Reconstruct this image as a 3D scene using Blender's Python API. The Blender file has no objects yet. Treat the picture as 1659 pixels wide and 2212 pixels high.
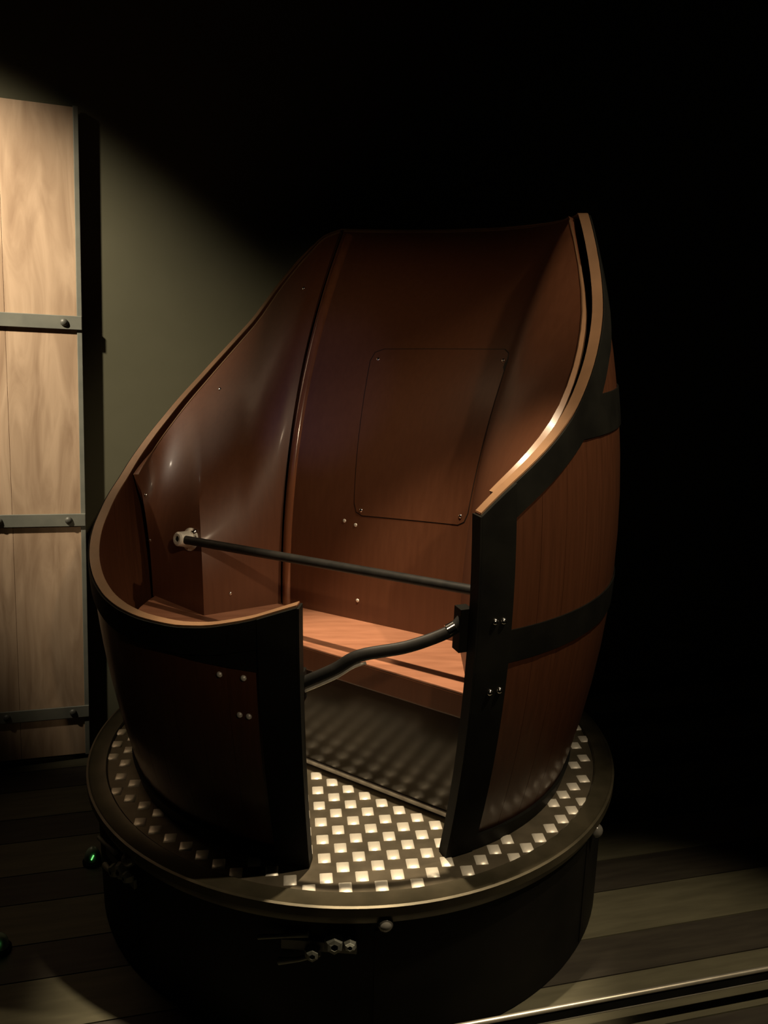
import bpy, math
import numpy as np
from mathutils import Vector, Matrix

# ------------------------------------------------------------------ camera
scene = bpy.context.scene
H0 = 0.42                      # height of the platform top above the floor
PITCH, YAW, ROLL = 0.242, -0.0338, 0.02
cp, sp = math.cos(PITCH), math.sin(PITCH)
cy, sy = math.cos(YAW), math.sin(YAW)
fwd = Vector((-sy * cp, cy * cp, -sp))
right = Vector((cy, sy, 0))
up = right.cross(fwd)
r2 = right * math.cos(ROLL) + up * math.sin(ROLL)
u2 = up * math.cos(ROLL) - right * math.sin(ROLL)
cam_data = bpy.data.cameras.new('camera')
cam = bpy.data.objects.new('camera', cam_data)
scene.collection.objects.link(cam)
M = Matrix((r2, u2, -fwd)).transposed().to_4x4()
M.translation = Vector((0, -2.5, H0 + 1.36))
cam.matrix_world = M
cam_data.sensor_fit = 'VERTICAL'
cam_data.sensor_height = 36
cam_data.sensor_width = 27
cam_data.lens = 1850 / 2212 * 36
cam_data.clip_start = 0.05
scene.camera = cam

# ------------------------------------------------------------------ world, lights, exposure
world = bpy.data.worlds.new('world')
scene.world = world
world.use_nodes = True
world.node_tree.nodes['Background'].inputs[0].default_value = (0.010, 0.010, 0.008, 1)
world.node_tree.nodes['Background'].inputs[1].default_value = 0.3
vs = scene.view_settings
vs.view_transform = 'Standard'
vs.look = 'None'
vs.exposure = 0.0
vs.gamma = 1.0
vs.use_curve_mapping = False


def spot(name, loc, aim, energy, angle, blend, color, radius=0.05):
    l = bpy.data.lights.new(name, 'SPOT')
    l.energy = energy
    l.spot_size = math.radians(angle)
    l.spot_blend = blend
    l.color = color
    l.shadow_soft_size = radius
    o = bpy.data.objects.new(name, l)
    scene.collection.objects.link(o)
    o.location = loc
    o.rotation_euler = (Vector(aim) - Vector(loc)).to_track_quat('-Z', 'Y').to_euler()
    return o


WARM = (1.0, 0.80, 0.55)
spot('overhead_spotlight', (0.20, -0.66, 3.55), (-0.02, -0.50, 0.42), 600, 26, 0.5, WARM, 0.03)
spot('side_spotlight', (1.50, -1.00, 3.55), (-0.04, -0.36, 0.70), 210, 37, 0.9, WARM, 0.03)
spot('floor_spotlight', (1.45, -1.75, 3.5), (0.92, -0.74, 0.0), 330, 24, 0.8, WARM, 0.03)
spot('gallery_spotlight', (0.95, -3.5, 3.1), (0.03, 0.0, 1.22), 115, 28, 0.7, (1.0, 0.76, 0.50), 0.05)
spot('door_spotlight', (-2.0, -0.60, 3.1), (-1.32, 0.50, 1.82), 480, 45, 1.0, (1.0, 0.84, 0.64), 0.04)
spot('blue_streak_spot', (-1.6, -3.2, 1.9), (-0.08, 0.30, 1.50), 85, 9, 0.9, (0.35, 0.4, 1.0), 0.03)  # unseen blue source, added for a blue streak along the corner bead

# ------------------------------------------------------------------ helpers
COL = scene.collection


def new_obj(name, data, parent=None):
    o = bpy.data.objects.new(name, data)
    COL.objects.link(o)
    if parent is not None:
        o.parent = parent
    return o


def mesh(name, verts, faces, mat, parent=None, smooth=False, loc=None, auto=None):
    me = bpy.data.meshes.new(name)
    me.from_pydata([tuple(float(c) for c in v) for v in verts], [], faces)
    if mat is not None:
        me.materials.append(mat)
    if smooth:
        me.polygons.foreach_set('use_smooth', [True] * len(me.polygons))
    me.update()
    if auto is not None:
        me.set_sharp_from_angle(angle=math.radians(auto))
    o = new_obj(name, me, parent)
    if loc is not None:
        o.location = loc
    return o


def empty(name, loc, label, cat, group=None):
    o = new_obj(name, None)
    o.location = loc
    o.empty_display_size = 0.1
    o['label'] = label
    o['category'] = cat
    if group:
        o['group'] = group
    return o


def tag(o, label, cat, group=None):
    o['label'] = label
    o['category'] = cat
    if group:
        o['group'] = group
    return o


def bevel(o, w, seg=2):
    m = o.modifiers.new('bevel', 'BEVEL')
    m.width = w
    m.segments = seg
    m.limit_method = 'ANGLE'
    return o


def box_vf(x0, x1, y0, y1, z0, z1):
    v = [(x, y, z) for z in (z0, z1) for y in (y0, y1) for x in (x0, x1)]
    f = [(0, 2, 3, 1), (4, 5, 7, 6), (0, 1, 5, 4), (2, 6, 7, 3), (0, 4, 6, 2), (1, 3, 7, 5)]
    return v, f


def box(name, b, mat, parent=None, bev=0.0):
    v, f = box_vf(*b)
    o = mesh(name, v, f, mat, parent)
    if bev:
        bevel(o, bev)
    return o


def lathe_vf(prof_, n=96, a0=0.0, a1=360.0):
    """prof_: closed loop of (r, z); full turn"""
    v, f = [], []
    m = len(prof_)
    for i in range(n):
        a = math.radians(a0 + (a1 - a0) * i / n)
        for r, z in prof_:
            v.append((r * math.sin(a), -r * math.cos(a), z))
    for i in range(n):
        j = (i + 1) % n
        for k in range(m):
            l = (k + 1) % m
            f.append((i * m + k, j * m + k, j * m + l, i * m + l))
    return v, f


def dome_vf(r, h, n=10, rings=4, stem=0.0):
    """a domed head, axis +Z, base at z=0"""
    v, f = [], []
    zs = [(r, -stem)] if stem else []
    for k in range(rings):
        t = k / rings * math.pi / 2
        zs.append((r * math.cos(t), h * math.sin(t)))
    for rr, z in zs:
        for i in range(n):
            a = 2 * math.pi * i / n
            v.append((rr * math.cos(a), rr * math.sin(a), z))
    v.append((0, 0, h))
    for k in range(len(zs) - 1):
        for i in range(n):
            j = (i + 1) % n
            f.append((k * n + i, k * n + j, (k + 1) * n + j, (k + 1) * n + i))
    k = len(zs) - 1
    for i in range(n):
        f.append((k * n + i, k * n + (i + 1) % n, len(v) - 1))
    f.append(tuple(range(n - 1, -1, -1)))
    return v, f


def tube_vf(pts, rad, n=10, flat=1.0):
    pts = [Vector(p) for p in pts]
    rads = rad if isinstance(rad, (list, tuple)) else [rad] * len(pts)
    v, f = [], []
    ref = Vector((0, 0, 1))
    for i, p in enumerate(pts):
        a = pts[max(i - 1, 0)]
        c = pts[min(i + 1, len(pts) - 1)]
        d = (c - a).normalized()
        s = d.cross(ref)
        if s.length < 1e-4:
            s = Vector((1, 0, 0))
        s.normalize()
        t = s.cross(d)
        for k in range(n):
            w = 2 * math.pi * k / n
            v.append(p + s * (math.cos(w) * rads[i] * flat) + t * (math.sin(w) * rads[i]))
    for i in range(len(pts) - 1):
        for k in range(n):
            l = (k + 1) % n
            f.append((i * n + k, i * n + l, (i + 1) * n + l, (i + 1) * n + k))
    f.append(tuple(range(n - 1, -1, -1)))
    f.append(tuple(range((len(pts) - 1) * n, len(pts) * n)))
    return v, f


def catmull(pts, seg=6):
    pts = [np.array(p, float) for p in pts]
    P = [2 * pts[0] - pts[1]] + pts + [2 * pts[-1] - pts[-2]]
    out = []
    for i in range(1, len(P) - 2):
        for k in range(seg):
            t = k / seg
            out.append(0.5 * (2 * P[i] + (P[i + 1] - P[i - 1]) * t + (2 * P[i - 1] - 5 * P[i] + 4 * P[i + 1] - P[i + 2]) * t * t
                              + (3 * P[i] - P[i - 1] - 3 * P[i + 1] + P[i + 2]) * t ** 3))
    out.append(pts[-1])
    return out


def place_on(o, p, n):
    """put a +Z head at point p looking along n"""
    o.location = p
    o.rotation_euler = Vector(n).to_track_quat('Z', 'Y').to_euler()


# ------------------------------------------------------------------ materials
def principled(name, color, rough=0.5, metal=0.0, coat=0.0, spec=0.5):
    m = bpy.data.materials.new(name)
    m.use_nodes = True
    nt = m.node_tree
    b = nt.nodes['Principled BSDF']
    b.inputs['Base Color'].default_value = (*color, 1)
    b.inputs['Roughness'].default_value = rough
    b.inputs['Metallic'].default_value = metal
    b.inputs['Coat Weight'].default_value = coat
    b.inputs['Coat Roughness'].default_value = 0.12
    b.inputs['Specular IOR Level'].default_value = spec
    return m, nt, b


def noise_mix(nt, b, c0, c1, scale, stretch=(1, 1, 1), detail=4, lo=0.35, hi=0.65, bump=0.0, space='Object', distort=0.0):
    tc = nt.nodes.new('ShaderNodeTexCoord')
    mp = nt.nodes.new('ShaderNodeMapping')
    mp.inputs['Scale'].default_value = stretch
    no = nt.nodes.new('ShaderNodeTexNoise')
    no.inputs['Scale'].default_value = scale
    no.inputs['Detail'].default_value = detail
    no.inputs['Distortion'].default_value = distort
    cr = nt.nodes.new('ShaderNodeValToRGB')
    cr.color_ramp.elements[0].position = lo
    cr.color_ramp.elements[1].position = hi
    cr.color_ramp.elements[0].color = (*c0, 1)
    cr.color_ramp.elements[1].color = (*c1, 1)
    L = nt.links.new
    L(tc.outputs[space], mp.inputs[0])
    L(mp.outputs[0], no.inputs['Vector'])
    L(no.outputs['Fac'], cr.inputs[0])
    L(cr.outputs[0], b.inputs['Base Color'])
    if bump:
        bu = nt.nodes.new('ShaderNodeBump')
        bu.inputs['Strength'].default_value = bump
        bu.inputs['Distance'].default_value = 0.003
        L(no.outputs['Fac'], bu.inputs['Height'])
        L(bu.outputs[0], b.inputs['Normal'])
    return no, cr


MT = {}


def mat(key, *a, **k):
    nz = k.pop('noise', None)
    m, nt, b = principled(key, *a, **k)
    if nz:
        noise_mix(nt, b, **nz)
    MT[key] = m
    return m


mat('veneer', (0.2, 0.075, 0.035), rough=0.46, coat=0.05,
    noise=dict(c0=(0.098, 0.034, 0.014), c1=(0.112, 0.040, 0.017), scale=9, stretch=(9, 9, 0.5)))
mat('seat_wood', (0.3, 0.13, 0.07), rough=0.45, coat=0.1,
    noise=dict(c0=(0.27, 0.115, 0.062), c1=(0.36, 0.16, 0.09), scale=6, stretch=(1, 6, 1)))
mat('stave_wood', (0.17, 0.06, 0.025), rough=0.38, coat=0.2,
    noise=dict(c0=(0.062, 0.022, 0.009), c1=(0.078, 0.0275, 0.0115), scale=9, stretch=(10, 10, 0.4)))
mat('edge_wood', (0.3, 0.18, 0.10), rough=0.34, coat=0.3,
    noise=dict(c0=(0.17, 0.095, 0.05), c1=(0.22, 0.125, 0.066), scale=8))
mat('corner_wood', (0.30, 0.12, 0.055), rough=0.2, coat=0.8,
    noise=dict(c0=(0.15, 0.056, 0.025), c1=(0.185, 0.07, 0.032), scale=5, stretch=(8, 8, 0.6)))
mat('black_steel', (0.008, 0.008, 0.006), rough=0.62, spec=0.08,
    noise=dict(c0=(0.005, 0.005, 0.004), c1=(0.009, 0.009, 0.007), scale=9, bump=0.05))
mat('black_rubber', (0.008, 0.008, 0.007), rough=0.55, spec=0.3,
    noise=dict(c0=(0.006, 0.006, 0.005), c1=(0.012, 0.011, 0.009), scale=30))
mat('drum_paint', (0.004, 0.004, 0.003), rough=0.6, spec=0.12,
    noise=dict(c0=(0.003, 0.003, 0.002), c1=(0.006, 0.0055, 0.004), scale=7))
mat('tread_plate', (0.2, 0.17, 0.12), rough=0.45, metal=0.6,
    noise=dict(c0=(0.11, 0.092, 0.06), c1=(0.17, 0.142, 0.096), scale=14))
mat('tread_stud', (0.8, 0.74, 0.62), rough=0.42, metal=0.35,
    noise=dict(c0=(0.74, 0.69, 0.57), c1=(0.9, 0.85, 0.72), scale=22))
mat('bronze_rim', (0.12, 0.10, 0.06), rough=0.42, metal=0.55,
    noise=dict(c0=(0.055, 0.048, 0.028), c1=(0.09, 0.076, 0.046), scale=12))
mat('chrome', (0.75, 0.72, 0.66), rough=0.16, metal=1.0,
    noise=dict(c0=(0.68, 0.65, 0.6), c1=(0.8, 0.77, 0.72), scale=40))
mat('nickel', (0.75, 0.72, 0.64), rough=0.42, metal=0.35,
    noise=dict(c0=(0.65, 0.62, 0.54), c1=(0.8, 0.77, 0.68), scale=40))
mat('riser_metal', (0.06, 0.05, 0.038), rough=0.17, metal=0.3,
    noise=dict(c0=(0.03, 0.025, 0.018), c1=(0.045, 0.037, 0.027), scale=6))
mat('frosted_globe', (0.2, 0.19, 0.16), rough=0.2, coat=0.3,
    noise=dict(c0=(0.08, 0.075, 0.062), c1=(0.11, 0.105, 0.09), scale=30))
mat('green_lens', (0.22, 0.32, 0.25), rough=0.25, coat=0.4,
    noise=dict(c0=(0.16, 0.27, 0.2), c1=(0.28, 0.38, 0.3), scale=40))
mat('plank_wood', (0.5, 0.33, 0.19), rough=0.65)
mat('strap_steel', (0.2, 0.21, 0.17), rough=0.55, metal=0.1,
    noise=dict(c0=(0.17, 0.178, 0.145), c1=(0.22, 0.225, 0.18), scale=12))
mat('door_frame_steel', (0.12, 0.12, 0.1), rough=0.5, metal=0.3,
    noise=dict(c0=(0.09, 0.09, 0.075), c1=(0.15, 0.15, 0.12), scale=10))
mat('wall_paint', (0.095, 0.092, 0.06), rough=0.85, spec=0.2,
    noise=dict(c0=(0.09, 0.088, 0.054), c1=(0.102, 0.099, 0.062), scale=3))
mat('ceiling_paint', (0.03, 0.03, 0.026), rough=0.9, spec=0.1,
    noise=dict(c0=(0.026, 0.026, 0.022), c1=(0.034, 0.033, 0.028), scale=3))
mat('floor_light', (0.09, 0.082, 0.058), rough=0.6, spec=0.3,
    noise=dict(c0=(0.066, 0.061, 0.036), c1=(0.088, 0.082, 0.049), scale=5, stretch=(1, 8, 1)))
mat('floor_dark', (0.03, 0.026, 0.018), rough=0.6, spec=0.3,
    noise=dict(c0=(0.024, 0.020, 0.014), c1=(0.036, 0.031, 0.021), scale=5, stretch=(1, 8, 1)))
mat('rail_metal', (0.62, 0.58, 0.46), rough=0.34, metal=0.8,
    noise=dict(c0=(0.56, 0.52, 0.41), c1=(0.66, 0.62, 0.5), scale=30))
# weathered planks: grain + knots
nt = MT['plank_wood'].node_tree
pb = nt.nodes['Principled BSDF']
no, cr = noise_mix(nt, pb, (0.34, 0.225, 0.135), (0.58, 0.42, 0.275), 3.0, (5.0, 5.0, 0.8), detail=8, lo=0.28, hi=0.66, bump=0.3, distort=1.3)
# green LED
m, nt, b = principled('green_led', (0.1, 0.8, 0.15), 0.4)
b.inputs['Emission Color'].default_value = (0.25, 1.0, 0.25, 1)
b.inputs['Emission Strength'].default_value = 0.9
MT['green_led'] = m


# ------------------------------------------------------------------ geometry of the barrel (z above the platform top)
BR, BK, BZ = 0.7612, 0.1966, 0.7299
ARC = math.radians(-35.4)
fv = np.array([math.sin(ARC), -math.cos(ARC)])
sv = np.array([-fv[1], fv[0]])


def prof(z):
    return BR - BK * (z - BZ) ** 2


def TD(t, d, z):
    """point in the bench's frame: t along the bench, d towards its front"""
    return np.array([t * sv[0] + d * fv[0], t * sv[1] + d * fv[1], z + H0])


def SH(a, z, off=0.0):
    """point on the barrel wall: a degrees (0 = front, + = right)"""
    r = prof(z) + off
    a = math.radians(a)
    return np.array([r * math.sin(a), -r * math.cos(a), z + H0])


def CY(a, r, z):
    a = math.radians(a)
    return np.array([r * math.sin(a), -r * math.cos(a), z + H0])


RIM = np.array(sorted([(-174, 1.595), (-168, 1.572), (-161, 1.492), (-155, 1.407), (-148, 1.287), (-140, 1.186), (-132, 1.091), (-120, .962), (-112, .885),
    (-102.7, .802), (-90, .726), (-75, .665), (-65, .634), (-57, .618), (-50, .614), (-42.8, .616), (-32.7, .627),
    (-25.6, .644), (-17.5, .676), (-12.7, .702), (-9.3, .719), (20.9, .915), (24.3, .952), (27.6, .982), (31.7, 1.016),
    (35.4, 1.047), (39.6, 1.085), (43.4, 1.122), (48.2, 1.178), (52.9, 1.234), (56.8, 1.282), (62.6, 1.352), (68, 1.44),
    (73, 1.54), (77, 1.595), (186, 1.595)]))


def rim(a):
    a = (a + 174) % 360 - 174
    w = 2.0 if (-172 < a < -11.5 or 23 < a < 184) else 0.0
    xs = np.array([a - w, a - w / 2, a, a + w / 2, a + w])
    return float(np.interp(xs, RIM[:, 0], RIM[:, 1]) @ np.array([.1, .2, .4, .2, .1]))


DOOR_L, DOOR_R = -9.3, 20.9     # door opening
TH = 0.022                      # wall thickness


def band(name, a0, a1, zlo, zhi, o_in, o_out, mt, parent, na=None, nz=3):
    """a curved strap on the barrel wall from angle a0 to a1"""
    na = na or max(2, int(abs(a1 - a0) / 2.5))
    v, f = [], []
    for i in range(na + 1):
        a = a0 + (a1 - a0) * i / na
        z0 = zlo(a) if callable(zlo) else zlo
        z1 = zhi(a) if callable(zhi) else zhi
        for o in (o_in, o_out):
            for k in range(nz + 1):
                z = z0 + (z1 - z0) * k / nz
                v.append(SH(a, z, o))
    m = nz + 1
    row = 2 * m
    for i in range(na):
        A, B = i * row, (i + 1) * row
        for k in range(nz):
            f.append((A + k, A + k + 1, B + k + 1, B + k))
            f.append((A + m + k, B + m + k, B + m + k + 1, A + m + k + 1))
        f.append((A, B, B + m, A + m))
        f.append((A + nz, A + m + nz, B + m + nz, B + nz))
    E = na * row
    for k in range(nz):
        f.append((k, m + k, m + k + 1, k + 1))
        f.append((E + k, E + k + 1, E + m + k + 1, E + m + k))
    return mesh(name, v, f, mt, parent, smooth=True, auto=40)


# ------------------------------------------------------------------ the room
FY = math.radians(12.0)         # direction of the floor boards and of the barrier
WY = math.radians(16.75)        # direction of the wall
fu, fn = np.array([math.cos(FY), math.sin(FY)]), np.array([-math.sin(FY), math.cos(FY)])
wu, wn = np.array([math.cos(WY), math.sin(WY)]), np.array([-math.sin(WY), math.cos(WY)])


def obox(name, ang, u0, u1, n0, n1, z0, z1, mt, parent=None, bev=0.0):
    v, f = box_vf(u0, u1, n0, n1, z0, z1)
    o = mesh(name, v, f, mt, parent)
    o.rotation_euler = (0, 0, ang)
    if bev:
        bevel(o, bev)
    return o


WN = 0.902
w = obox('wall_back', WY, -4.0, 4.5, WN, WN + 0.12, -0.06, 3.6, MT['wall_paint'])
w['kind'] = 'structure'
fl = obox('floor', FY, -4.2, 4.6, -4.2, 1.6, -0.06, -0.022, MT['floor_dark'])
fl['kind'] = 'structure'
ce = obox('ceiling', FY, -4.2, 4.6, -4.2, 1.8, 3.6, 3.68, MT['ceiling_paint'])
ce['kind'] = 'structure'
# floor boards, alternating tones; dark boards centred at n = 0.345 - 0.32 k
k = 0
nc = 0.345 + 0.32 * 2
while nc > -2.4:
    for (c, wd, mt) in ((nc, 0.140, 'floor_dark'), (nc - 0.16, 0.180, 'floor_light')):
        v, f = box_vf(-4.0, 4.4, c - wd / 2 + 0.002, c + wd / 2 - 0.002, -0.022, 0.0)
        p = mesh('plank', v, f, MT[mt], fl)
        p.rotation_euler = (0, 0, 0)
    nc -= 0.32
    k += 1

# ------------------------------------------------------------------ tall plank door leaning on the wall
door = empty('plank_door', (-1.0425, 0.5873, 0.02), 'tall weathered plank door with riveted grey steel straps on the back wall', 'door')
door.rotation_euler = (0, math.radians(2.5), WY)
DH = 2.37
DW = 0.95
edges = [0.0, 0.245, 0.475, 0.70, DW]
for i in range(4):
    o = box('plank', (-edges[i + 1] + 0.0004, -edges[i] - 0.0004 - (0.012 if i == 0 else 0), 0.0, 0.022, 0.004, DH - 0.004 - (0.004 if i == 1 else 0)), MT['plank_wood'], door, 0.001)
o = box('edge_strip', (-0.013, 0.004, -0.004, 0.026, 0, DH), MT['strap_steel'], door, 0.0015)
for zc in (1.664, 0.954, 0.188):
    s = box('strap', (-DW, 0.0035, -0.011, -0.0042, zc - 0.0235, zc + 0.0235), MT['strap_steel'], door, 0.0015)
    for xb in (-0.055, -0.290, -0.525, -0.760):
        bv, bf = dome_vf(0.0135, 0.009, n=12)
        bo = mesh('bolt', bv, bf, MT['door_frame_steel'], s, smooth=True, auto=50)
        place_on(bo, (xb, -0.0112, zc), (0, -1, 0))
o = box('back_batten', (-DW + 0.02, -0.02, 0.0265, 0.030, 0.05, 0.12), MT['door_frame_steel'], door)
o = box('back_batten', (-DW + 0.02, -0.02, 0.0265, 0.030, DH - 0.12, DH - 0.05), MT['door_frame_steel'], door)

# ------------------------------------------------------------------ the ride car
car = empty('ride_car', (0, 0, 0), 'dark brown wooden barrel ride car with bench on a round tread plate platform', 'ride car')

# platform: drum, disc, rim
v, f = lathe_vf([(0.770, 0.002), (0.785, 0.006), (0.785, H0 - 0.052), (0.775, H0 - 0.046), (0.55, H0 - 0.046), (0.55, 0.002)], 120)
drum = mesh('drum', v, f, MT['drum_paint'], car, smooth=True, auto=30)
for a in (5.0, 56.4, 107.9, 159.3, -149.3, -97.9, -46.4):    # cover strips between the drum's panels
    v, f = [], []
    for da in (-0.9, 0.9):
        for r in (0.7845, 0.7875):
            for z in (0.02, H0 - 0.075):
                p = CY(a + da, r, z - H0)
                v.append(p)
    o = mesh('cover_strip', v, [(0, 1, 3, 2), (4, 6, 7, 5), (2, 3, 7, 6), (0, 4, 5, 1), (1, 5, 7, 3), (0, 2, 6, 4)], MT['drum_paint'], drum)
v, f = lathe_vf([(0.0005, H0), (0.752, H0), (0.752, H0 - 0.03), (0.0005, H0 - 0.03)], 120)
plate = mesh('tread_plate', v, f, MT['tread_plate'], car, smooth=True, auto=30)
v, f = lathe_vf([(0.752, H0 - 0.044), (0.752, H0 + 0.003), (0.757, H0 + 0.007), (0.800, H0 + 0.004), (0.806, H0 + 0.0075), (0.812, H0 + 0.005),
                 (0.812, H0 - 0.018), (0.806, H0 - 0.024), (0.800, H0 - 0.044)], 144)
mesh('platform_rim', v, f, MT['bronze_rim'], car, smooth=True, auto=35)

# square studs of the tread plate (lattice measured on the plate)
O2, C2, R2 = np.array([-0.0612, -0.698]), np.array([0.0433, 0.0035]), np.array([-0.0076, 0.0766])
hw, hd = 0.0156, 0.0182
sv_, sf_ = [], []
for (s, z) in ((1.0, 0.0), (0.86, 0.0030), (0.5, 0.0046)):
    for (x, y) in ((-1, -1), (1, -1), (1, 1), (-1, 1)):
        sv_.append((x * hw * s, y * hd * s, z))
for k in range(2):
    for i in range(4):
        j = (i + 1) % 4
        sf_.append((k * 4 + i, k * 4 + j, (k + 1) * 4 + j, (k + 1) * 4 + i))
sf_.append((8, 9, 10, 11))
stud_me = bpy.data.meshes.new('stud')
stud_me.from_pydata(sv_, [], sf_)
stud_me.materials.append(MT['tread_stud'])
stud_me.polygons.foreach_set('use_smooth', [True] * len(stud_me.polygons))
seen, rest = [], []
for i in range(-40, 41):
    for j in range(-24, 25):
        p = O2 + C2 * i + R2 * (j + (0.5 if i % 2 else 0.0))
        r = float(np.hypot(*p))
        ang = math.degrees(math.atan2(p[0], -p[1]))
        if r > 0.747 or (0.616 < r < 0.674 and not (DOOR_L + 1.2 < ang < DOOR_R - 1.2)):
            continue
        d = float(p @ fv)
        t = float(p @ sv)
        if r > 0.66:
            (seen if abs(ang) < 125 else rest).append(p)
        elif d > 0.228:
            (seen if ang > -38 else rest).append(p)
th5 = math.atan2(C2[1], C2[0])
for p in seen:
    o = new_obj('stud', stud_me, plate)
    o.location = (p[0], p[1], H0)
    o.rotation_euler = (0, 0, th5)
rv, rf = [], []
for p in rest:
    b0 = len(rv)
    for a in sv_:
        rv.append((p[0] + a[0] * math.cos(th5) - a[1] * math.sin(th5), p[1] + a[0] * math.sin(th5) + a[1] * math.cos(th5), H0 + a[2]))
    rf += [tuple(b0 + k for k in ff) for ff in sf_]
o = mesh('hidden_studs', rv, rf, MT['tread_stud'], plate, smooth=True)
o['kind'] = 'stuff'

# barrel staves
NS = 50
STEP = (360 - (DOOR_R - DOOR_L)) / NS
for i in range(NS):
    a0 = DOOR_R + STEP * i + (0.035 if i else 0)
    a1 = DOOR_R + STEP * (i + 1) - (0.035 if i < NS - 1 else 0)
    nc_, nz_ = 3, 14
    v, f = [], []
    for s in range(nc_ + 1):
        a = a0 + (a1 - a0) * s / nc_
        top = rim(min(max(a if a < 186 else a - 360, -174), 186)) if a < 186 else rim(a - 360)
        e = 0.0007 if s in (0, nc_) else 0.0
        for oo in (0, 1):
            for k in range(nz_ + 1):
                z = 0.001 + (top - 0.001) * k / nz_
                v.append(SH(a, z, (-e) if oo else (-TH)))
    m_ = nz_ + 1
    row = 2 * m_
    for s in range(nc_):
        A, B = s * row, (s + 1) * row
        for k in range(nz_):
            f.append((A + k, A + k + 1, B + k + 1, B + k))
            f.append((A + m_ + k, B + m_ + k, B + m_ + k + 1, A + m_ + k + 1))
        f.append((A, B, B + m_, A + m_))
        f.append((A + nz_, A + m_ + nz_, B + m_ + nz_, B + nz_))
    E = nc_ * row
    for k in range(nz_):
        f.append((k, m_ + k, m_ + k + 1, k + 1))
        f.append((E + k, E + k + 1, E + m_ + k + 1, E + m_ + k))
    mesh('stave', v, f, MT['stave_wood'], car, smooth=True, auto=40)


def rim_w(a):
    s = abs(rim(a + 1.2) - rim(a - 1.2)) / (math.radians(2.4) * 0.72)
    return 0.068 * math.sqrt(1 + min(s, 2.0) ** 2)


def cl(a):
    return a if a < 186 else a - 360


# steel: strap along the cut rim, door posts, hoops
a_end = 360 + DOOR_L
band('rim_strap', DOOR_R + 5.8, a_end - 5.8, lambda a: rim(cl(a)) - rim_w(cl(a)), lambda a: rim(cl(a)) - 0.003, 0.0045, 0.0085, MT['black_steel'], car, na=150)
postR = band('door_post', DOOR_R, DOOR_R + 6.6, 0.004, lambda a: rim(cl(a)) - 0.003, 0.0005, 0.0125, MT['black_steel'], car, na=3, nz=14)
postL = band('door_post', DOOR_L - 6.7, DOOR_L, 0.004, lambda a: rim(cl(a)) - 0.003, 0.0005, 0.0125, MT['black_steel'], car, na=3, nz=14)
band('hoop', DOOR_R + 6.7, a_end - 6.8, 0.552, lambda a: min(0.634, rim(cl(a)) - 0.004), 0.0005, 0.0042, MT['black_steel'], car, na=120)
band('hoop', 45.0, 360 - 133.0, lambda a: min(1.052, rim(cl(a)) - 0.02), lambda a: min(1.150, rim(cl(a)) - 0.004), 0.0005, 0.0042, MT['black_steel'], car, na=80)
band('base_hoop', DOOR_R + 6.7, a_end - 6.8, 0.002, 0.050, 0.0005, 0.010, MT['black_steel'], car, na=120)
band('rim_edging', DOOR_R + 0.1, a_end - 0.1, lambda a: rim(cl(a)) - 0.0028, lambda a: rim(cl(a)) + 0.0016, -TH - 0.0008, 0.0030, MT['edge_wood'], car, na=170, nz=1)
# jambs on the two cut faces of the door opening
for a, s in ((DOOR_R, -1), (DOOR_L, 1)):
    band('door_jamb', a + s * 0.03, a + s * 0.42, 0.004, rim(a) - 0.004, -TH - 0.003, 0.0125, MT['black_steel'], car, na=1, nz=14)


def bolt_at(name, p, n, parent, r=0.008, h=0.006, mt='chrome', n_=10):
    v, f = dome_vf(r, h, n=n_)
    o = mesh(name, v, f, MT[mt], parent, smooth=True, auto=60)
    place_on(o, p, n)
    return o


def out_n(a, z):
    a = math.radians(a)
    s = 2 * BK * (z - BZ)
    return Vector((math.sin(a), -math.cos(a), s)).normalized()


for a, z in ((24.0, 0.667), (25.7, 0.665), (24.2, 0.490), (26.2, 0.490)):
    bolt_at('bolt', SH(a, z, 0.0123), out_n(a, z), postR, 0.0085, 0.008)
for a, z in ((-23.9, 0.563 - 0.035), (-19.2, 0.530), (-20.5, 0.432), (-18.7, 0.432)):
    bolt_at('bolt', SH(a, z, 0.0005 if z < 0.55 else 0.0045), out_n(a, z), car, 0.0075, 0.006, 'nickel')

# ------------------------------------------------------------------ lining, bench
F0, F1, F2 = (-.655, .226), (-.385, .262), (-.268, .035)
G0, G1, G2 = (.356, -.019), (.540, .262), (.655, .24)
SEAT = 0.40
EX = 2.3
AL0, AL1, AL2 = -104.5, -127.0, -173.5


def ruled(ft, a, v, off=-0.047):
    top = SH(a, rim(a) - 0.006, off)
    f = TD(ft[0], ft[1], SEAT)
    w = v ** EX
    return np.array([f[0] + (top[0] - f[0]) * w, f[1] + (top[1] - f[1]) * w, f[2] + (top[2] - f[2]) * v])


def lp(p, q, u):
    return (p[0] + (q[0] - p[0]) * u, p[1] + (q[1] - p[1]) * u)


def left_panel(u, v):
    if u < .5:
        return ruled(lp(F0, F1, u * 2), AL0 + (AL1 - AL0) * u * 2, v)
    return ruled(lp(F1, F2, u * 2 - 1), AL1 + (AL2 - AL1) * (u * 2 - 1), v)


def back_panel(u, v):
    """u 0..1 backrest, 1..1.6 the right side of the lining"""
    if u <= 1:
        return ruled(lp(F2, G0, u), 186.5 + (80 - 186.5) * u, v)
    if u < 1.4:
        k_ = (u - 1) / .4
        return ruled(lp(G0, G1, k_), 80 + (34 - 80) * k_, v)
    k_ = (u - 1.4) / .2
    return ruled(lp(G1, G2, k_), 34 + (25 - 34) * k_, v)


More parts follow.
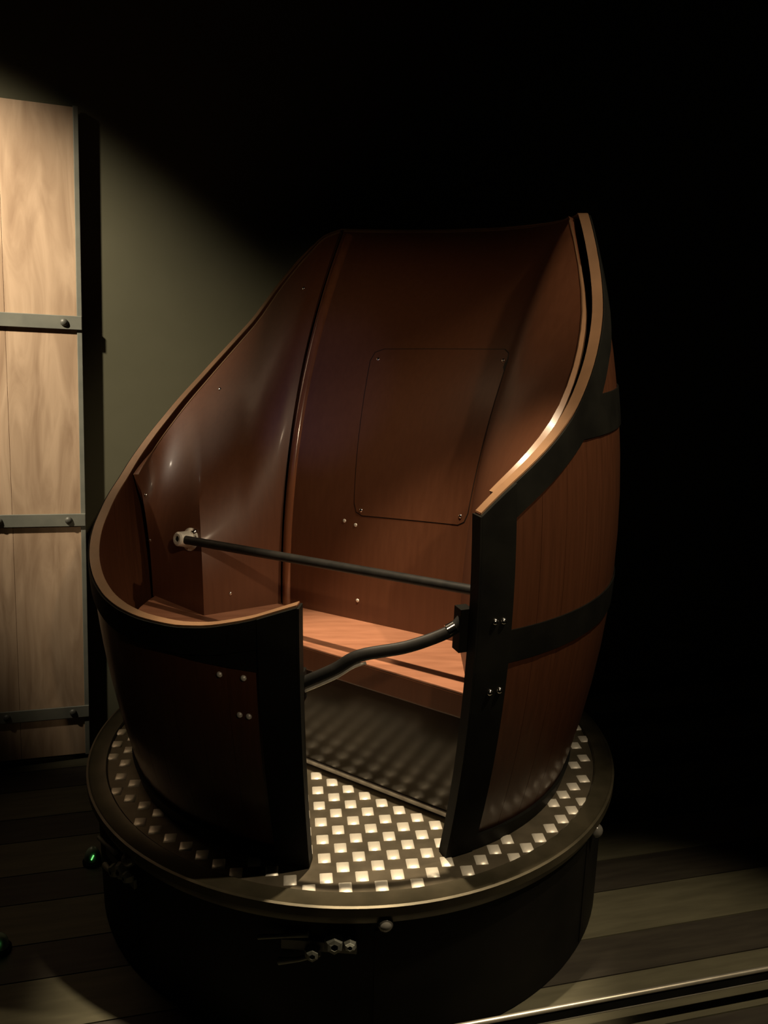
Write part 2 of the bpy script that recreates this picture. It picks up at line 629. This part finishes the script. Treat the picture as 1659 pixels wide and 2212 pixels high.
def sheet(name, fn, us, vs_, mt, parent, thick, flip=False, push=0.0, auto=35):
    """closed panel: front surface fn(u,v), back surface pushed away along the normal"""
    nu, nv = len(us), len(vs_)
    F, B = [], []
    for u in us:
        for w in vs_:
            p = fn(u, w)
            e = 1e-3
            du = fn(min(u + e, us[-1]), w) - fn(max(u - e, us[0]), w)
            dv = fn(u, min(w + e, 1)) - fn(u, max(w - e, 0))
            n = np.cross(du, dv)
            n /= max(np.linalg.norm(n), 1e-9)
            if flip:
                n = -n
            F.append(p + n * push)
            B.append(p + n * (push - thick))
    v = F + B
    N = nu * nv
    f = []

    def add(q_):
        f.append(tuple(q_ if not flip else q_[::-1]))
    for i in range(nu - 1):
        for j in range(nv - 1):
            a, b, c, d = i * nv + j, (i + 1) * nv + j, (i + 1) * nv + j + 1, i * nv + j + 1
            add((a, b, c, d))
            add((N + a, N + d, N + c, N + b))
    for i in range(nu - 1):
        a, b = i * nv, (i + 1) * nv
        add((a, N + a, N + b, b))
        a, b = i * nv + nv - 1, (i + 1) * nv + nv - 1
        add((a, b, N + b, N + a))
    for j in range(nv - 1):
        add((j, j + 1, N + j + 1, N + j))
        a = (nu - 1) * nv
        add((a + j, N + a + j, N + a + j + 1, a + j + 1))
    return mesh(name, v, f, mt, parent, smooth=True, auto=auto)


def nrm(fn, u, v, u1):
    e = 2e-3
    du = fn(min(u + e, u1), v) - fn(max(u - e, 0), v)
    dv = fn(u, min(v + e, 1)) - fn(u, max(v - e, 0))
    n = np.cross(du, dv)
    n /= np.linalg.norm(n)
    return -n if (flipL if fn is left_panel else flipB) else n


lin = np.linspace
us_l = list(lin(0, .5, 11)) + list(lin(.5, 1, 22)[1:])
n_test = np.cross(left_panel(.7, .5) - left_panel(.69, .5), left_panel(.7, .51) - left_panel(.7, .5))
c_test = np.array([0, -0.1, 1.1]) - left_panel(.7, .5)
flipL = (n_test @ c_test) < 0
n_test = np.cross(back_panel(.51, .5) - back_panel(.5, .5), back_panel(.5, .51) - back_panel(.5, .5))
flipB = (n_test @ (np.array([0, -0.4, 1.1]) - back_panel(.5, .5))) < 0
side = sheet('side_panel', left_panel, us_l, list(lin(0, 1, 24)), MT['veneer'], car, 0.016, flipL)
us_b = list(lin(0.012, 1, 36)) + list(lin(1, 1.4, 14)[1:]) + list(lin(1.4, 1.6, 6)[1:])
back = sheet('backrest', back_panel, us_b, list(lin(0, 1, 28)), MT['veneer'], car, 0.016, flipB)
sheet('edge_banding', left_panel, us_l, [0.9935, 1.0], MT['edge_wood'], side, 0.0186, flipL, push=0.0013)
sheet('edge_banding', back_panel, us_b, [0.9955, 1.0], MT['edge_wood'], back, 0.0186, flipB, push=0.0013)
# rounded wooden bead in the corner between side panel and backrest
pts = []
for w in lin(0.0, 0.985, 22):
    p = back_panel(0.034, w)
    pts.append(p - nrm(back_panel, 0.034, w, 1.6) * 0.006)
v, f = tube_vf(pts, 0.0165, 12)
mesh('corner_bead', v, f, MT['corner_wood'], car, smooth=True, auto=50)
# screws of the side panel
for u, w in ((.913, .875), (.60, .90), (.035, .80), (.012, .46), (.669, .075)):
    bolt_at('screw', left_panel(u, w), nrm(left_panel, u, w, 1), side, 0.006, 0.0035, 'chrome', 8)
# hatch on the backrest with rounded corners


def hatch_fn(s, t):
    ul = 0.40 + (0.288 - 0.40) * t
    ur = 0.985 + (1.0 - 0.985) * t
    return back_panel(ul + (ur - ul) * s, (0.275 + (0.681 - 0.275) * t) * (1 - s) + (0.295 + (0.704 - 0.295) * t) * s)


def hatch_sheet(name, grow, push_f, mt, parent):
    hv, hf = [], []
    for push in (push_f, -0.003):
        for s in lin(0, 1, 15):
            for t in lin(0, 1, 15):
                s2, t2 = s, t
                if min(s, 1 - s) < 0.07 and min(t, 1 - t) < 0.07:      # rounded corners
                    s2 = 0.02 if s < .5 else 0.98
                    t2 = 0.02 if t < .5 else 0.98
                p = hatch_fn(s2 + (s2 - .5) * 2 * grow, t2 + (t2 - .5) * 2 * grow)
                n = nrm(back_panel, min(0.3 + s * 0.7, 1), max(0.02, 0.28 + 0.4 * t), 1.6)
                hv.append(p + n * push)
    W_ = 15
    for i in range(14):
        for j in range(14):
            a, b, c, d = i * W_ + j, (i + 1) * W_ + j, (i + 1) * W_ + j + 1, i * W_ + j + 1
            hf.append((a, b, c, d) if not flipB else (d, c, b, a))
    loop = [i * W_ for i in range(15)] + [14 * W_ + j for j in range(1, 15)] + [i * W_ + 14 for i in range(13, -1, -1)] + [j for j in range(13, 0, -1)]
    for k in range(len(loop)):
        a, b = loop[k], loop[(k + 1) % len(loop)]
        hf.append((b, a, a + 225, b + 225) if not flipB else (a, b, b + 225, a + 225))
    return mesh(name, hv, hf, mt, parent, smooth=True, auto=35)


hatch_sheet('hatch_gasket', 0.0045, 0.0007, MT['black_rubber'], back)
hatch = hatch_sheet('hatch', 0.0, 0.0014, MT['veneer'], back)
for s, t in ((.045, .94), (.955, .94), (.06, .03), (.94, .05)):
    p = hatch_fn(s, t)
    n = nrm(back_panel, min(.3 + s * .69, 1), .28 + .4 * t, 1.6)
    o = bolt_at('screw', p + n * 0.0013, n, back, 0.006, 0.0035, 'chrome', 8)
for u, w in ((.35, .256), (.413, .25), (.456, .056)):
    bolt_at('screw', back_panel(u, w), nrm(back_panel, u, w, 1.6), back, 0.006, 0.0025, 'nickel', 8)

# bench: seat slab, riser, kick strip
poly = [(.575, .262), (-.12, .262), (-.26, .33), (-.40, .50)]
for dg in lin(math.degrees(math.atan2(-.40, .50)) , -79, 8):
    poly.append((0.685 * math.sin(math.radians(dg)), 0.685 * math.cos(math.radians(dg))))
poly += [(-.50, .0), (-.30, -.05), (.0, -.06), (.40, -.10), (.60, .12)]
n_ = len(poly)
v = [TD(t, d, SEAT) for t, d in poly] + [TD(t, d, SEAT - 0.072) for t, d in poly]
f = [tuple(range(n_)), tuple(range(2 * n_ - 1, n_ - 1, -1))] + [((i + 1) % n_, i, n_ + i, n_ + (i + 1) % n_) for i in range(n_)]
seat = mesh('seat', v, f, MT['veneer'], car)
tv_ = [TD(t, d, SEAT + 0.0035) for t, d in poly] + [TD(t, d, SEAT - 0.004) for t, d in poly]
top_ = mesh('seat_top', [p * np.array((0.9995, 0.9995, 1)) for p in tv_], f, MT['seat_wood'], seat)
import bmesh
for o in (seat, top_):
    bm = bmesh.new()
    bm.from_mesh(o.data)
    bmesh.ops.recalc_face_normals(bm, faces=bm.faces)
    bm.to_mesh(o.data)
    bm.free()
bevel(seat, 0.006, 3)
bevel(top_, 0.0025, 2)


def tdbox(name, t0, t1, d0, d1, z0, z1, mt, parent, bev=0.0):
    o = mesh(name, *box_vf(t0, t1, -d1, -d0, z0 + H0, z1 + H0), mt, parent)
    o.rotation_euler = (0, 0, ARC)
    if bev:
        bevel(o, bev)
    return o


riser = tdbox('riser', -.36, .585, .200, .216, 0.0045, SEAT - 0.0725, MT['riser_metal'], car)
tdbox('kick_strip', -.36, .585, .2165, .2225, 0.0045, 0.018, MT['nickel'], car, 0.001)
tdbox('seat_support', -.40, -.37, .16, .36, 0.0045, SEAT - 0.0725, MT['riser_metal'], car)

# lap bar with its end fittings
pl_ = left_panel(.406, .388)
nl = nrm(left_panel, .406, .388, 1)
pr_ = back_panel(1.335, .372)
nr = nrm(back_panel, 1.335, .372, 1.6)
v, f = tube_vf([(pl_ + nl * 0.036) * (1 - k) + (pr_ + nr * 0.012) * k for k in lin(-0.02, 1, 9)], 0.0135, 12)
mesh('lap_bar', v, f, MT['black_rubber'], car, smooth=True, auto=50)
for p, n in ((pl_, nl), (pr_, nr)):
    fl_ = empty_part = None
    v, f = lathe_vf([(0.036, 0.0), (0.036, 0.004), (0.026, 0.010), (0.022, 0.050), (0.017, 0.054), (0.010, 0.054), (0.010, 0.0)], 24)
    o = mesh('bar_socket', v, f, MT['nickel'], car, smooth=True, auto=35)
    place_on(o, p, n)
    if p is pr_:
        o.scale = (1, 1, 0.3)
    for k in range(3):
        a = 2 * math.pi * k / 3 + 0.5
        bv, bf = dome_vf(0.005, 0.004, 8)
        s = mesh('screw', bv, bf, MT['chrome'], o, smooth=True)
        s.location = (0.030 * math.cos(a), 0.030 * math.sin(a), 0.005)
bv, bf = dome_vf(0.011, 0.014, 10)
o = mesh('clamp_knob', bv, bf, MT['chrome'], car, smooth=True)
pk = left_panel(.45, .415)
place_on(o, pk, nrm(left_panel, .45, .415, 1))

# door bar across the opening, with chrome ferrule and hinge block
pts = catmull([SH(20.6, .672, -.040), SH(18.2, .642, -.040), SH(15.0, .625, -.040), SH(9.0, .605, -.040), SH(1.0, .588, -.040), SH(-3.5, .552, -.042), SH(-9.5, .512, -.042)], 6)
v, f = tube_vf(pts, 0.0155, 12, 0.6)
dbar = mesh('door_bar', v, f, MT['black_rubber'], car, smooth=True, auto=50)
pf = [np.array(SH(a, z, -.040)) for a, z in ((18.4, .6445), (17.0, .636))]
v, f = tube_vf(pf, 0.0168, 12, 0.64)
mesh('ferrule', v, f, MT['chrome'], dbar, smooth=True, auto=50)
band('hinge_block', 18.9, 21.2, .585, .690, -.060, -TH - 0.0035, MT['black_steel'], car, na=2, nz=1)
band('latch_block', -11.5, -9.0, .470, .545, -.060, -TH - 0.0035, MT['black_steel'], car, na=2, nz=1)
# lower lip under the bar
pts2 = [np.array(p) + np.array((0, 0, -0.021)) for p in pts[-14:]]
v, f = tube_vf(pts2, 0.004, 8)
mesh('bar_cable', v, f, MT['nickel'], dbar, smooth=True)

# round lamps under the platform rim (unlit)
for a in (5.7, 57.1, 108.6, 160.0, -148.6, -97.1, -45.7):
    c = CY(a, 0.800, -0.047)
    v, f = [], []
    gv, gf = lathe_vf([(0.0003, -0.020)] + [(0.020 * math.cos(t), 0.020 * math.sin(t)) for t in lin(-1.3, 1.3, 9)] + [(0.0003, 0.020)], 18)
    g_ = mesh('globe', gv, gf, MT['frosted_globe'], car, smooth=True)
    g_.location = c + np.array((0, 0, 0.0))
    g_.rotation_euler = (0, 0, math.radians(a))
    sv2, sf2 = tube_vf([CY(a, 0.783, -0.047) - c, CY(a, 0.790, -0.047) - c], 0.013, 12)
    s = mesh('lamp_socket', sv2, sf2, MT['black_steel'], g_)
    s.rotation_euler = (0, 0, -math.radians(a))

# drive clamps on the drum: plate, nuts and lever
for a in (-6.5, -52.0):
    M3 = Matrix.Rotation(math.radians(a), 4, 'Z')
    c = CY(a, 0.7855, -0.115)
    pv, pf_ = box_vf(-0.075, 0.105, -0.008, 0.002, -0.014, 0.014)
    cl_ = mesh('clamp', pv, pf_, MT['door_frame_steel'], car)
    cl_.location = c
    cl_.rotation_euler = (0, 0, math.radians(a))
    bevel(cl_, 0.002)
    for (x, z, r) in ((0.0, -0.014, 0.020), (0.052, 0.016, 0.026), (0.088, 0.018, 0.017)):
        tv, tf = lathe_vf([(r, 0), (r * 1.05, 0.006), (r * 0.7, 0.020), (r * 0.35, 0.022), (r * 0.35, 0)], 6)
        n2 = mesh('nut', tv, tf, MT['strap_steel'], cl_)
        place_on(n2, (x, -0.0082, z), (0.15, -1, 0.1))
    lv, lf = tube_vf([(-0.08, -0.012, -0.045), (-0.03, -0.018, -0.03), (0.02, -0.016, -0.012)], [0.009, 0.006, 0.006], 8)
    mesh('lever', lv, lf, MT['strap_steel'], cl_, smooth=True, auto=50)
    lv, lf = tube_vf([(-0.13, -0.006, 0.012), (-0.07, -0.008, 0.022), (-0.01, -0.006, 0.030)], [0.006, 0.005, 0.007], 8)
    mesh('hook', lv, lf, MT['strap_steel'], cl_, smooth=True, auto=50)

# ------------------------------------------------------------------ low barrier rail in front
rail = empty('barrier_rail', (0, 0, 0), 'low polished metal barrier rail running along the display floor', 'rail')
rail.rotation_euler = (0, 0, FY)
RN, RZ = -0.868, 0.118
for nm, z, r in (('top_tube', RZ, 0.0065), ('lower_tube', RZ - 0.036, 0.004)):
    v, f = tube_vf([(-2.2, RN, z), (-1, RN, z), (0, RN, z), (1, RN, z), (3.2, RN, z)], r, 14)
    mesh(nm, v, f, MT['rail_metal'], rail, smooth=True, auto=50)
v, f = box_vf(-2.2, 3.2, RN - 0.003, RN + 0.003, RZ - 0.034, RZ - 0.005)
mesh('web', v, f, MT['black_steel'], rail)
for x in (-1.6, -0.25, 1.75, 3.0):
    v, f = box_vf(x - 0.012, x + 0.012, RN - 0.010, RN - 0.0035, 0.0, RZ - 0.01)
    o = mesh('post', v, f, MT['black_steel'], rail)
    v, f = box_vf(x - 0.03, x + 0.03, RN - 0.04, RN + 0.03, 0.0, 0.006)
    mesh('foot', v, f, MT['black_steel'], o)

# ------------------------------------------------------------------ small green floor lamps
for (x, y, lab) in ((-0.835, -0.06, 'small green glass floor lamp beside the round platform drum'),
                    (-0.978, -0.445, 'small green glass floor lamp standing apart on bare floor boards')):
    r_ = 0.026
    L_ = empty('floor_lamp', (x, y, 0), lab, 'lamp')
    v, f = lathe_vf([(0.0003, 0.0), (0.032, 0.0), (0.032, 0.010), (0.027, 0.014), (0.0003, 0.014)], 24)
    mesh('base', v, f, MT['drum_paint'], L_, smooth=True, auto=35)
    gv, gf = lathe_vf([(0.0003, 0.014)] + [(r_ * math.cos(t), 0.016 + 0.040 * math.sin(t)) for t in lin(0, 1.45, 8)] + [(0.0003, 0.0565)], 20)
    mesh('lens', gv, gf, MT['green_lens'], L_, smooth=True, auto=50)
    v, f = tube_vf([(0.004, -0.0262, 0.028), (0.011, -0.0225, 0.042)], 0.0022, 8)
    mesh('led', v, f, MT['green_led'], L_)

# ------------------------------------------------------------------ unseen spotlight fixture (unlit), added to cast a shadow on the wall
A_, B_ = Vector((-1.563, 0.002, 2.857)), Vector((-1.349, 0.066, 2.807))
C_ = (A_ + B_) / 2
sl = empty('shadow_spotlight', (C_.x, C_.y, 3.6), 'small black unseen spotlight added above the plank door to cast a shadow on the wall', 'spotlight')
D_ = Vector((0, 0, C_.z - 3.6))
AX = (B_ - A_) / 2
v, f = tube_vf([(0, 0, 0), (0, 0, D_.z * 0.5), (0, 0, D_.z + 0.055)], 0.006, 10)
mesh('drop_rod', v, f, MT['black_rubber'], sl, smooth=True, auto=50)
v, f = lathe_vf([(0.0003, 0), (0.04, 0), (0.04, -0.02), (0.0003, -0.02)], 20)
mesh('canopy', v, f, MT['black_rubber'], sl)
v, f = tube_vf([D_ - AX, D_ - AX * 0.7, D_ - AX * 0.1, D_ + AX * 0.3, D_ + AX * 0.75, D_ + AX], [0.006, 0.018, 0.027, 0.028, 0.020, 0.006], 18)
mesh('lamp_body', v, f, MT['black_rubber'], sl, smooth=True, auto=40)
v, f = tube_vf([D_ + Vector((0, -0.036, 0)), D_ + Vector((0, -0.036, 0.055)), D_ + Vector((0, 0.036, 0.055)), D_ + Vector((0, 0.036, 0))], 0.005, 8)
mesh('yoke', v, f, MT['black_rubber'], sl, smooth=True, auto=50)
print('studs', len(seen), len(rest))
